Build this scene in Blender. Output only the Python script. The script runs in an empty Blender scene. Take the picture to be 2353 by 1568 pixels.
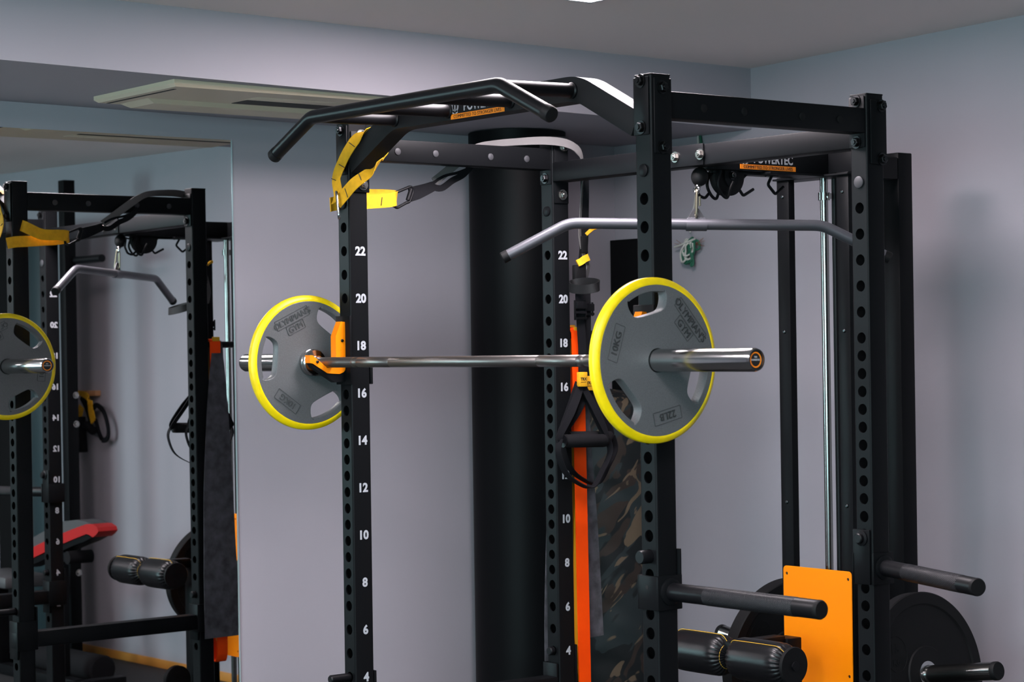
import bpy, bmesh, math, random
from mathutils import Vector as V, Matrix

S = bpy.context.scene
COL = S.collection
PI = math.pi

# ---------------------------------------------------------------- camera
cam_d = bpy.data.cameras.new('camera'); cam = bpy.data.objects.new('camera', cam_d); COL.objects.link(cam)
CAM = V((4.7245, -3.1632, 1.5132))
_r, _u, _b = (0.6199, 0.7846, -0.0145), (0.0112, 0.0096, 0.9999), (0.7846, -0.6200, -0.0029)
cam.matrix_world = Matrix(((_r[0], _u[0], _b[0], CAM.x), (_r[1], _u[1], _b[1], CAM.y), (_r[2], _u[2], _b[2], CAM.z), (0, 0, 0, 1)))
cam_d.sensor_fit = 'HORIZONTAL'; cam_d.sensor_width = 36.0; cam_d.lens = 4853.4 * 36.0 / 2353.0
cam_d.dof.use_dof = True; cam_d.dof.focus_distance = 5.5; cam_d.dof.aperture_fstop = 7.5
cam_d.clip_end = 60
S.camera = cam

# ---------------------------------------------------------------- light and exposure
S.view_settings.view_transform = 'Standard'; S.view_settings.look = 'None'
S.view_settings.gamma = 1.0; S.view_settings.use_curve_mapping = False
S.view_settings.exposure = 0.52
wd = bpy.data.worlds.new('world'); S.world = wd; wd.use_nodes = True
wd.node_tree.nodes['Background'].inputs[0].default_value = (0.55, 0.75, 0.9, 1)
wd.node_tree.nodes['Background'].inputs[1].default_value = 0.3

def area(name, loc, target, sx, sy, power, col):
    l = bpy.data.lights.new(name, 'AREA'); l.shape = 'RECTANGLE'; l.size = sx; l.size_y = sy
    l.energy = power; l.color = col
    o = bpy.data.objects.new(name, l); COL.objects.link(o); o.location = loc
    o.rotation_euler = (V(target) - V(loc)).to_track_quat('-Z', 'Y').to_euler()
    return o
# daylight entering through the long window behind the camera's left shoulder
WIN = dict(x0=2.2, x1=6.0, z0=0.95, z1=2.25, y=-5.6)
area('window_daylight', ((WIN['x0'] + WIN['x1']) / 2, WIN['y'] - 0.12, 1.6), (0.6, 0, 1.45), 3.7, 1.25, 185, (0.58, 0.94, 1.0))

# ---------------------------------------------------------------- mesh helpers
class MB:
    def __init__(s): s.bm = bmesh.new()
    def add(s, vs, fs):
        b = [s.bm.verts.new(v) for v in vs]
        for f in fs:
            try: s.bm.faces.new([b[i] for i in f])
            except ValueError: pass
        return s
    def join(s, bm):
        me = bpy.data.meshes.new('t'); bm.to_mesh(me); bm.free(); s.bm.from_mesh(me); bpy.data.meshes.remove(me); return s
    def mesh(s, me, f=None):
        return s.add([f(v.co) if f else v.co.copy() for v in me.vertices], [list(p.vertices) for p in me.polygons])
    def box(s, lo, hi, bev=0.0, M=None, seg=2):
        bm = bmesh.new(); bmesh.ops.create_cube(bm, size=1)
        lo, hi = V(lo), V(hi); c = (lo + hi) / 2; d = hi - lo
        for v in bm.verts: v.co = V((c.x + v.co.x * d.x, c.y + v.co.y * d.y, c.z + v.co.z * d.z))
        if bev: bmesh.ops.bevel(bm, geom=list(bm.edges), offset=bev, segments=seg, profile=0.5, affect='EDGES')
        if M is not None: bmesh.ops.transform(bm, matrix=M, verts=bm.verts)
        return s.join(bm)
    def loft(s, rings, closed=True, caps=True, loop=False):
        n = len(rings[0]); vs = [p for r in rings for p in r]; fs = []
        R = len(rings)
        for i in range(R if loop else R - 1):
            a, b = i * n, ((i + 1) % R) * n
            for j in range(n if closed else n - 1):
                k = (j + 1) % n
                fs.append((a + j, a + k, b + k, b + j))
        if caps and not loop:
            fs.append(tuple(range(n))[::-1]); fs.append(tuple((R - 1) * n + j for j in range(n)))
        return s.add(vs, fs)
    def tube(s, pts, r, n=14, caps=True, loop=False, sq=None):
        pts = [V(p) for p in pts]; N = len(pts)
        rr = r if isinstance(r, (list, tuple)) else [r] * N
        T = []
        for i in range(N):
            if loop: t = pts[(i + 1) % N] - pts[i - 1]
            else: t = pts[min(i + 1, N - 1)] - pts[max(i - 1, 0)]
            T.append(t.normalized())
        u = T[0].orthogonal().normalized(); rings = []
        for i in range(N):
            u = (u - T[i] * u.dot(T[i])).normalized(); w = T[i].cross(u)
            rings.append([pts[i] + (u * math.cos(2 * PI * j / n) + w * math.sin(2 * PI * j / n)) * rr[i] for j in range(n)])
        return s.loft(rings, True, caps, loop)
    def cyl(s, a, b, r, r2=None, n=24): return s.tube([a, b], [r, r if r2 is None else r2], n)
    def lathe(s, prof, o, ax, n=48, caps=True):
        o, ax = V(o), V(ax).normalized(); u = ax.orthogonal().normalized(); w = ax.cross(u)
        return s.loft([[o + ax * a + (u * math.cos(2 * PI * j / n) + w * math.sin(2 * PI * j / n)) * r for j in range(n)] for a, r in prof], True, caps)
    def ribbon(s, pts, wd, w, t=0.003, loop=False):
        pts = [V(p) for p in pts]; N = len(pts); rings = []
        for i in range(N):
            tn = (pts[(i + 1) % N] - pts[i - 1]) if loop else (pts[min(i + 1, N - 1)] - pts[max(i - 1, 0)])
            tn.normalize(); d = V(wd[i]) if isinstance(wd, list) else V(wd)
            d = (d - tn * d.dot(tn)).normalized(); nn = tn.cross(d)
            ww = (w[i] if isinstance(w, list) else w) / 2
            rings.append([pts[i] + d * ww + nn * t / 2, pts[i] - d * ww + nn * t / 2, pts[i] - d * ww - nn * t / 2, pts[i] + d * ww - nn * t / 2])
        return s.loft(rings, True, True, loop)
    def prism(s, poly, f0, f1):
        "polygon of 2D points, f0/f1 map (a,b) to 3D on the two sides"
        return s.loft([[V(f0(a, b)) for a, b in poly], [V(f1(a, b)) for a, b in poly]])
    def hexbolt(s, p, nrm, r=0.0115, washer=True):
        p, nrm = V(p), V(nrm).normalized()
        if washer: s.lathe([(0, r * 1.35), (0.0025, r * 1.35)], p, nrm, 20)
        s.lathe([(0.0025, r), (0.0095, r), (0.011, r * 0.85)], p, nrm, 6)
        return s.lathe([(0.010, r * 0.5), (0.0135, r * 0.45)], p, nrm, 12)

def cr(pts, n=8, loop=False):
    pts = [V(p) for p in pts]; out = []; N = len(pts)
    for i in range(N if loop else N - 1):
        if loop: a, b, c, d = pts[i - 1], pts[i], pts[(i + 1) % N], pts[(i + 2) % N]
        else: a, b, c, d = pts[max(i - 1, 0)], pts[i], pts[i + 1], pts[min(i + 2, N - 1)]
        for k in range(n):
            t = k / n
            out.append(0.5 * ((2 * b) + (c - a) * t + (2 * a - 5 * b + 4 * c - d) * t * t + (3 * b - a - 3 * c + d) * t ** 3))
    if not loop: out.append(pts[-1])
    return out

def lerps(vals, n):
    "values per control point spread over cr(pts, n)"
    out = []
    for i in range(len(vals) - 1):
        for k in range(n): out.append(vals[i] + (vals[i + 1] - vals[i]) * (k / n))
    out.append(vals[-1]); return out

def fillet(pts, r, n=8):
    pts = [V(p) for p in pts]; out = [pts[0]]
    for i in range(1, len(pts) - 1):
        a, b, c = pts[i - 1], pts[i], pts[i + 1]
        d1, d2 = (a - b).normalized(), (c - b).normalized()
        ang = math.acos(max(-1, min(1, d1.dot(d2)))); L = min(r / math.tan(ang / 2), (a - b).length * 0.49, (c - b).length * 0.49)
        p, q = b + d1 * L, b + d2 * L
        for k in range(n + 1):
            t = k / n; out.append(p * (1 - t) ** 2 + b * 2 * t * (1 - t) + q * t * t)
    out.append(pts[-1]); return out

def rect_sweep(mb, pts, wdir, w, h):
    "rectangular tube along pts, wdir = direction of its width"
    return mb.ribbon(pts, wdir, w, h)

_txt = {}
def text_me(body, size, depth=0.001, fat=0.0, align='CENTER'):
    k = (body, size, depth, fat)
    if k in _txt: return _txt[k]
    cu = bpy.data.curves.new('t', 'FONT'); cu.body = body; cu.size = 1.0; cu.extrude = depth / 2 / size
    cu.offset = fat / size; cu.align_x = 'CENTER'; cu.align_y = 'CENTER'; cu.resolution_u = 3
    ob = bpy.data.objects.new('t', cu); COL.objects.link(ob)
    dg = bpy.context.evaluated_depsgraph_get(); dg.update()
    me = bpy.data.meshes.new_from_object(ob.evaluated_get(dg)); me.transform(Matrix.Scale(size, 4))
    bpy.data.objects.remove(ob); bpy.data.curves.remove(cu)
    xs = [v.co.x for v in me.vertices]; ys = [v.co.y for v in me.vertices]
    cx, cy = (min(xs) + max(xs)) / 2, (min(ys) + max(ys)) / 2
    for v in me.vertices: v.co.x -= cx; v.co.y -= cy
    _txt[k] = me; return me

def fill_me(outlines, extrude, bevel):
    cu = bpy.data.curves.new('t', 'CURVE'); cu.dimensions = '2D'; cu.fill_mode = 'BOTH'; cu.extrude = extrude * 20
    cu.bevel_depth = bevel * 20; cu.bevel_resolution = 1; cu.offset = -bevel * 20
    for o in outlines:
        sp = cu.splines.new('POLY'); sp.points.add(len(o) - 1); sp.use_cyclic_u = True
        for i, (a, b) in enumerate(o): sp.points[i].co = (a * 20, b * 20, 0, 1)
    ob = bpy.data.objects.new('t', cu); COL.objects.link(ob)
    dg = bpy.context.evaluated_depsgraph_get(); dg.update()
    me = bpy.data.meshes.new_from_object(ob.evaluated_get(dg))
    bpy.data.objects.remove(ob); bpy.data.curves.remove(cu); me.transform(Matrix.Scale(1 / 20, 4))
    return me

# ---------------------------------------------------------------- objects
ORG = {}
def _mk(name, mb, mat, org, angle=35, smooth=True):
    if isinstance(mb, MB):
        bm = mb.bm
        bmesh.ops.recalc_face_normals(bm, faces=bm.faces)
        if org.length > 0: bmesh.ops.translate(bm, vec=-org, verts=bm.verts)
        me = bpy.data.meshes.new(name); bm.to_mesh(me); bm.free()
    else: me = mb
    if smooth:
        me.polygons.foreach_set('use_smooth', [True] * len(me.polygons)); me.set_sharp_from_angle(angle=math.radians(angle))
    me.materials.append(mat)
    o = bpy.data.objects.new(name, me); COL.objects.link(o); return o
def tag(o, label, cat, group=None, kind=None):
    if label: o['label'] = label
    if cat: o['category'] = cat
    if group: o['group'] = group
    if kind: o['kind'] = kind
    return o
def thing(name, label, cat, loc=(0, 0, 0), group=None):
    o = bpy.data.objects.new(name, None); COL.objects.link(o); o.location = loc; o.empty_display_size = 0.05
    ORG[o] = V(loc); return tag(o, label, cat, group)
def part(name, mb, mat, parent, label=None, **k):
    o = _mk(name, mb, mat, ORG[parent], **k); o.parent = parent; ORG[o] = ORG[parent]
    if label: o['label'] = label
    return o
def solo(name, mb, mat, label, cat, loc=(0, 0, 0), group=None, **k):
    o = _mk(name, mb, mat, V(loc), **k); o.location = loc; ORG[o] = V(loc); return tag(o, label, cat, group)
def struct(name, mb, mat, **k):
    o = _mk(name, mb, mat, V((0, 0, 0)), **k); o['kind'] = 'structure'; ORG[o] = V((0, 0, 0)); return o
def dup(root, loc, label=None, rot=None, group=None):
    r = root.copy(); COL.objects.link(r); r.location = loc
    if rot is not None: r.rotation_euler = rot
    if label: r['label'] = label
    if group: r['group'] = group
    for ch in list(root.children):
        c = ch.copy(); COL.objects.link(c); c.parent = r
        for g in list(ch.children):
            d = g.copy(); COL.objects.link(d); d.parent = c
    return r

# ---------------------------------------------------------------- materials
def mat(name, col, rough=0.5, metal=0.0, bump=0.0, scale=200.0, spec=0.5, var=0.0, vscale=8.0, coat=0.0, dist=0.002):
    m = bpy.data.materials.new(name); m.use_nodes = True; nt = m.node_tree; b = nt.nodes['Principled BSDF']
    b.inputs['Base Color'].default_value = (*col, 1); b.inputs['Roughness'].default_value = rough; b.inputs['Metallic'].default_value = metal
    b.inputs['Specular IOR Level'].default_value = spec; b.inputs['Coat Weight'].default_value = coat
    tc = nt.nodes.new('ShaderNodeTexCoord')
    if bump:
        n = nt.nodes.new('ShaderNodeTexNoise'); n.inputs['Scale'].default_value = scale; n.inputs['Detail'].default_value = 3
        nt.links.new(tc.outputs['Object'], n.inputs['Vector'])
        bp = nt.nodes.new('ShaderNodeBump'); bp.inputs['Strength'].default_value = bump; bp.inputs['Distance'].default_value = dist
        nt.links.new(n.outputs['Fac'], bp.inputs['Height']); nt.links.new(bp.outputs['Normal'], b.inputs['Normal'])
    if var:
        n = nt.nodes.new('ShaderNodeTexNoise'); n.inputs['Scale'].default_value = vscale; n.inputs['Detail'].default_value = 4
        nt.links.new(tc.outputs['Object'], n.inputs['Vector'])
        r = nt.nodes.new('ShaderNodeValToRGB')
        r.color_ramp.elements[0].position = 0.3; r.color_ramp.elements[1].position = 0.7
        r.color_ramp.elements[0].color = (*[c * (1 - var) for c in col], 1); r.color_ramp.elements[1].color = (*[min(1, c * (1 + var)) for c in col], 1)
        nt.links.new(n.outputs['Fac'], r.inputs['Fac']); nt.links.new(r.outputs['Color'], b.inputs['Base Color'])
    return m
def emis(name, col, st):
    m = bpy.data.materials.new(name); m.use_nodes = True; b = m.node_tree.nodes['Principled BSDF']
    b.inputs['Base Color'].default_value = (*col, 1); b.inputs['Emission Color'].default_value = (*col, 1); b.inputs['Emission Strength'].default_value = st
    return m

M_WALL = mat('wall_paint', (0.330, 0.306, 0.338), 0.75, bump=0.15, scale=90, var=0.03, vscale=1.5, dist=0.001)
M_DARKW = mat('darkened_back_wall', (0.05, 0.05, 0.055), 0.8)  # unseen back wall made dark so the black steel reflects less
M_CEIL = mat('ceiling_paint', (0.80, 0.70, 0.67), 0.85, bump=0.1, scale=60, dist=0.001)
M_FLOOR = mat('rubber_floor', (0.012, 0.012, 0.013), 0.75, bump=0.4, scale=300, var=0.5, vscale=120)
M_BLACK = mat('black_powder_coat', (0.0042, 0.0046, 0.0054), 0.46, bump=0.12, scale=900, dist=0.0006, spec=0.11)
M_ARCH = mat('arch_powder_coat', (0.0065, 0.0068, 0.0078), 0.62, bump=0.12, scale=900, dist=0.0006, spec=0.25)
M_BLACK2 = mat('satin_black_tube', (0.004, 0.004, 0.005), 0.42, bump=0.05, scale=900, dist=0.0005, spec=.2)
M_PLUG = mat('plug_plastic', (0.036, 0.036, 0.040), 0.55, spec=.3)
M_RUBBER = mat('black_rubber', (0.0045, 0.0045, 0.005), 0.6, bump=0.3, scale=500, dist=0.0008, spec=.2)
M_BOLT = mat('dark_bolt_steel', (0.045, 0.045, 0.047), 0.30, 1.0)
M_BOLTB = mat('bright_bolt_steel', (0.42, 0.40, 0.38), 0.25, 1.0)
M_CHROME = mat('brushed_chrome', (0.48, 0.48, 0.48), 0.16, 1.0)
M_CHROME2 = mat('mirror_chrome', (0.28, 0.28, 0.27), 0.20, 1.0)
M_SHAFT = mat('knurled_shaft_steel', (0.22, 0.20, 0.19), 0.38, 1.0, bump=0.25, scale=1500, dist=0.0006)
M_GREYBAR = mat('grey_painted_bar', (0.10, 0.10, 0.113), 0.34, 0.5)
M_HAMMER = mat('hammertone_grey', (0.105, 0.110, 0.113), 0.42, 0.1, bump=0.55, scale=420, var=0.12, vscale=400, dist=0.0012)
M_YRUB = mat('yellow_urethane', (0.84, 0.62, 0.0), 0.40, bump=0.05, scale=150, var=0.10, vscale=25)
M_ORANGE = mat('orange_plastic', (0.95, 0.24, 0.0), 0.45, spec=.3)
M_OPANEL = mat('orange_powder_coat', (0.88, 0.235, 0.0), 0.5, spec=.2, bump=0.1, scale=600, dist=0.0005)
M_OPRINT = mat('orange_print', (0.80, 0.22, 0.004), 0.5)
M_WPRINT = mat('white_print', (0.38, 0.39, 0.42), 0.55)
M_KPRINT = mat('black_print', (0.006, 0.006, 0.006), 0.6)
M_YSTRAP = mat('yellow_webbing', (0.66, 0.33, 0.0), 0.8, bump=0.5, scale=700, var=0.12, vscale=60, dist=0.0006)
M_KSTRAP = mat('black_webbing', (0.0055, 0.0055, 0.007), 0.8, bump=0.5, scale=700, dist=0.0006, spec=.12)
M_GSTRAP = mat('grey_webbing', (0.10, 0.095, 0.095), 0.8, bump=0.4, scale=700, dist=0.0006)
M_FOAM = mat('black_foam', (0.007, 0.0068, 0.008), 0.85, bump=0.3, scale=900, dist=0.0008, spec=.15)
M_OBAND = mat('orange_latex', (1.0, 0.065, 0.0), 0.6, spec=.2, var=0.12, vscale=9)
M_YBAND = mat('yellow_latex', (0.60, 0.33, 0.01), 0.5)
M_KBAND = mat('grey_black_latex', (0.060, 0.058, 0.068), 0.8, var=0.5, vscale=28)
M_LETTER = mat('smooth_grey_lettering', (0.085, 0.089, 0.091), 0.22, 0.3)
M_LEATHER = mat('black_vinyl', (0.005, 0.005, 0.006), 0.36, bump=0.25, scale=260, dist=0.0008, spec=.32)
M_STITCH = mat('yellow_thread', (0.62, 0.36, 0.03), 0.7)
M_PILLAR = mat('pillar_black_paint', (0.0025, 0.0028, 0.0034), 0.5, bump=0.06, scale=60, spec=0.12)
M_BOARD = mat('matt_black_board', (0.004, 0.004, 0.0045), 0.7, spec=.1)
M_MIRROR = mat('mirror_silver', (0.86, 0.865, 0.86), 0.0, 1.0)
M_GLASSEDGE = mat('glass_edge', (0.62, 0.78, 0.80), 0.12, 0.6)
M_ACW = mat('cream_plastic', (0.56, 0.47, 0.35), 0.5)
M_SLOT = mat('dark_slot', (0.006, 0.005, 0.005), 0.8)
M_CORDG = mat('green_cord', (0.012, 0.10, 0.055), 0.7)
M_CORDW = mat('white_cord', (0.50, 0.48, 0.44), 0.8)
M_WIRE = mat('copper_wire', (0.35, 0.14, 0.05), 0.5, 0.6)
M_BRASS = mat('aged_zinc', (0.30, 0.27, 0.20), 0.35, 1.0)
M_RED = mat('red_vinyl', (0.42, 0.006, 0.006), 0.45)
M_GREYV = mat('grey_vinyl', (0.06, 0.06, 0.063), 0.55)
M_BASEB = mat('ochre_baseboard', (0.48, 0.20, 0.03), 0.5)
M_TEALP = mat('dark_teal_panel', (0.010, 0.027, 0.033), 0.5)
M_WOOD = mat('wood_peg', (0.42, 0.20, 0.09), 0.6)
M_FRAMEW = mat('window_frame_paint', (0.6, 0.6, 0.6), 0.5)

def camo_mat():
    m = bpy.data.materials.new('camouflage_cloth'); m.use_nodes = True; nt = m.node_tree; b = nt.nodes['Principled BSDF']
    b.inputs['Roughness'].default_value = 0.7; b.inputs['Specular IOR Level'].default_value = .25
    tc = nt.nodes.new('ShaderNodeTexCoord'); mp = nt.nodes.new('ShaderNodeMapping'); mp.vector_type = 'TEXTURE'; mp.inputs['Scale'].default_value = (0.62, 0.62, 2.0)
    mp.inputs['Rotation'].default_value = (-0.50, 0.44, 0.0)
    nt.links.new(tc.outputs['Object'], mp.inputs['Vector'])
    def blot(scale, lo, hi, off, dst):
        a = nt.nodes.new('ShaderNodeVectorMath'); a.inputs[1].default_value = off; nt.links.new(mp.outputs['Vector'], a.inputs[0])
        n = nt.nodes.new('ShaderNodeTexNoise'); n.inputs['Scale'].default_value = scale; n.inputs['Detail'].default_value = 2; n.inputs['Distortion'].default_value = dst
        nt.links.new(a.outputs[0], n.inputs['Vector'])
        r = nt.nodes.new('ShaderNodeValToRGB'); r.color_ramp.elements[0].position = lo; r.color_ramp.elements[1].position = hi
        nt.links.new(n.outputs['Fac'], r.inputs['Fac']); return r.outputs['Color']
    prev = None; base = (0.009, 0.0115, 0.0125, 1)
    for sc, lo, hi, off, dst, c in ((6.5, .50, .52, (0, 0, 0), 1.2, (0.030, 0.022, 0.018, 1)), (6, .53, .55, (3, 7, 1), 1.0, (0.020, 0.028, 0.030, 1)), (7, .55, .565, (9, 2, 5), 1.8, (0.115, 0.085, 0.055, 1))):
        mx = nt.nodes.new('ShaderNodeMix'); mx.data_type = 'RGBA'
        nt.links.new(blot(sc, lo, hi, off, dst), mx.inputs['Factor'])
        if prev is None: mx.inputs['A'].default_value = base
        else: nt.links.new(prev, mx.inputs['A'])
        mx.inputs['B'].default_value = c; prev = mx.outputs['Result']
    nt.links.new(prev, b.inputs['Base Color']); return m
M_CAMO = camo_mat()
def knurl_mat():
    m = mat('knurled_black_steel', (0.009, 0.009, 0.011), 0.42, spec=.3); nt = m.node_tree; b = nt.nodes['Principled BSDF']
    tc = nt.nodes['Texture Coordinate']; hs = None
    for rot in (0.7, -0.7):
        mp = nt.nodes.new('ShaderNodeMapping'); mp.inputs['Rotation'].default_value = (0.3, rot, rot)
        nt.links.new(tc.outputs['Object'], mp.inputs['Vector'])
        w = nt.nodes.new('ShaderNodeTexWave'); w.inputs['Scale'].default_value = 120; nt.links.new(mp.outputs['Vector'], w.inputs['Vector'])
        if hs is None: hs = w.outputs['Fac']
        else:
            a = nt.nodes.new('ShaderNodeMath'); a.operation = 'ADD'; nt.links.new(hs, a.inputs[0]); nt.links.new(w.outputs['Fac'], a.inputs[1]); hs = a.outputs[0]
    bp = nt.nodes.new('ShaderNodeBump'); bp.inputs['Strength'].default_value = 0.6; bp.inputs['Distance'].default_value = 0.001
    nt.links.new(hs, bp.inputs['Height']); nt.links.new(bp.outputs['Normal'], b.inputs['Normal']); return m
M_KNURL = knurl_mat()

# ================================================================ the room
XM, YR, XB, YF = -1.04, 1.875, 6.6, -5.6
def ceil_z(x): return 2.438 + 0.026 * (x + 0.343)
struct('floor', MB().box((XM - .1, YF - .1, -.1), (XB + .1, YR + .1, 0)), M_FLOOR)
struct('wall_left', MB().box((XM - .1, YF - .1, 0), (XM, YR + .1, 2.72)), M_WALL)
struct('wall_right', MB().box((XM, YR, 0), (XB + .1, YR + .1, 2.72)), M_WALL)
struct('wall_back', MB().box((XB, YF - .1, 0), (XB + .1, YR, 2.72)), M_DARKW)
w = MB(); y0, y1 = YF - .1, YF
w.box((XM, y0, 0), (WIN['x0'], y1, 2.72)).box((WIN['x1'], y0, 0), (XB, y1, 2.72))
w.box((WIN['x0'], y0, 0), (WIN['x1'], y1, WIN['z0'])).box((WIN['x0'], y0, WIN['z1']), (WIN['x1'], y1, 2.72))
struct('wall_front', w, M_WALL)
w = MB()
for a in (WIN['x0'], WIN['x0'] + 1.25, WIN['x0'] + 2.5, WIN['x1'] - .04): w.box((a, y0 + .02, WIN['z0']), (a + .04, y1 - .02, WIN['z1']), .004)
w.box((WIN['x0'], y0 + .02, WIN['z0']), (WIN['x1'], y1 - .02, WIN['z0'] + .04), .004).box((WIN['x0'], y0 + .02, WIN['z1'] - .04), (WIN['x1'], y1 - .02, WIN['z1']), .004)
struct('window_1', w, M_FRAMEW)
c = MB(); a, b = XM - .1, XB + .1
c.add([(a, YF - .1, ceil_z(a)), (b, YF - .1, ceil_z(b)), (b, YR + .1, ceil_z(b)), (a, YR + .1, ceil_z(a)),
       (a, YF - .1, 2.76), (b, YF - .1, 2.76), (b, YR + .1, 2.76), (a, YR + .1, 2.76)],
      [(0, 1, 2, 3), (4, 5, 6, 7), (0, 1, 5, 4), (1, 2, 6, 5), (2, 3, 7, 6), (3, 0, 4, 7)])
struct('ceiling', c, M_CEIL)
# boxed-in bulkhead over the mirror wall
def sz(y): return 2.233 + .0093 * (YR - y)
def sx(y): return -.337 + .03 * (YR - y)
b = MB(); vs = []
for y in (YR, YF): vs += [(XM, y, sz(y)), (sx(y), y, sz(y)), (sx(y), y, 2.55), (XM, y, 2.55)]
b.add(vs, [(0, 1, 2, 3), (4, 5, 6, 7), (0, 1, 5, 4), (1, 2, 6, 5), (2, 3, 7, 6), (3, 0, 4, 7)])
struct('bulkhead_beam', b, M_WALL, smooth=False)
struct('pillar', MB().lathe([(0, .165), (2.236, .165)], (-.868, 1.29, 0), (0, 0, 1), 96), M_PILLAR)
struct('baseboard_right', MB().box((XM + .3, YR - .012, 0), (XB, YR, .042), .003), M_BASEB)

# ---- ceiling lamp (its corner shows at the top edge), then added unseen fill panels
def lamp(x, y, label):
    z = ceil_z(x + .3)
    t = thing('ceiling_light', label, 'ceiling light', (x + .3, y + .3, z), 'square ceiling light panels')
    f = MB()
    for lo, hi in (((x, y, z - .014), (x + .6, y + .012, z)), ((x, y + .588, z - .014), (x + .6, y + .6, z)), ((x, y + .012, z - .014), (x + .012, y + .588, z)), ((x + .588, y + .012, z - .014), (x + .6, y + .588, z))): f.box(lo, hi)
    part('frame', f, M_FRAMEW, t); part('diffuser', MB().box((x + .012, y + .012, z - .010), (x + .588, y + .588, z - .002)), LAMP, t)
LAMP = emis('led_diffuser', (1.0, 0.90, 0.955), 34.0)
lamp(.340, -.006, 'square white ceiling light panel above the rack, its corner at the top edge')
lamp(.60, -1.95, 'added fill light panel out of frame in front of the rack')  # added unseen panel, brightens the left end of the bulkhead
lamp(1.4, -4.2, 'added fill light panel out of frame nearest the window wall')  # added unseen panel, lifts the mirror wall more than the right wall
lamp(2.6, -1.5, 'added fill light panel out of frame right of the rack')  # extra panel out of view, added to brighten the mirror wall
lamp(3.6, -3.2, 'added fill light panel out of frame above the middle of the room')  # unseen fill panel added to light the mirror wall from the room side
lamp(5.3, -2.4, 'added fill light panel out of frame behind the camera')  # farthest added fill panel, unseen, also aimed at the mirror wall's brightness

# ---- wall mirror
t = thing('wall_mirror', 'large frameless wall mirror on the left wall reflecting the rack', 'mirror', (-1.03, -.9, .1))
tilt = .0042
def mx(z): return -1.0295 - (z - .38) * math.tan(tilt)
def slab(y0, y1, z0, z1, d0, d1):
    m = MB(); vs = []
    for d in (d0, d1):
        for y, z in ((y0, z0), (y1, z0), (y1, z1), (y0, z1)): vs.append((mx(z) + d, y, z))
    return m.add(vs, [(0, 1, 2, 3), (4, 5, 6, 7), (0, 1, 5, 4), (1, 2, 6, 5), (2, 3, 7, 6), (3, 0, 4, 7)])
part('reflective_pane', slab(-2.2, .272, .1, 2.178, 0, -.0012), M_MIRROR, t, smooth=False)
part('glass_edge', slab(.2722, .2775, .1, 2.178, .0006, -.0012), M_GLASSEDGE, t, smooth=False)

# ---- ceiling air conditioner in the underside of the bulkhead
ax0, ax1, ay0, ay1, az = -.795, -.325, -.326, .62, 2.2505
t = thing('ceiling_air_conditioner', 'cream ceiling air conditioner cassette under the bulkhead', 'air conditioner', ((ax0 + ax1) / 2, (ay0 + ay1) / 2, az))
def ring4(x0, y0, x1, y1, z): return [V((x0, y0, z)), V((x1, y0, z)), V((x1, y1, z)), V((x0, y1, z))]
m = MB().loft([ring4(ax0, ay0, ax1, ay1, az + .02), ring4(ax0, ay0, ax1, ay1, az - .008), ring4(ax0 + .010, ay0 + .010, ax1 - .010, ay1 - .010, az - .016)])
part('panel_frame', m, M_ACW, t, smooth=False)
m = MB().loft([ring4(ax0 + .02, ay0 + .07, ax0 + .19, ay1 - .05, az - .015), ring4(ax0 + .035, ay0 + .10, ax0 + .175, ay1 - .07, az - .028), ring4(ax0 + .06, ay0 + .16, ax0 + .15, ay1 - .10, az - .030)])
part('intake_grille', m, M_ACW, t, smooth=False)
part('air_outlet', MB().box((-.590, .010, az - .0172), (-.503, ay1 - .02, az - .014)), M_SLOT, t, label='dark air outlet slot')
part('swing_flap', MB().box((-.500, .0, az - .0166), (-.425, ay1 - .02, az - .014), .0005), M_ACW, t)
part('panel_joint', MB().box((ax0 + .02, ay0 + .030, az - .0168), (ax1 - .06, ay0 + .040, az - .014)), M_SLOT, t, label='thin dark joint line')

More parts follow.
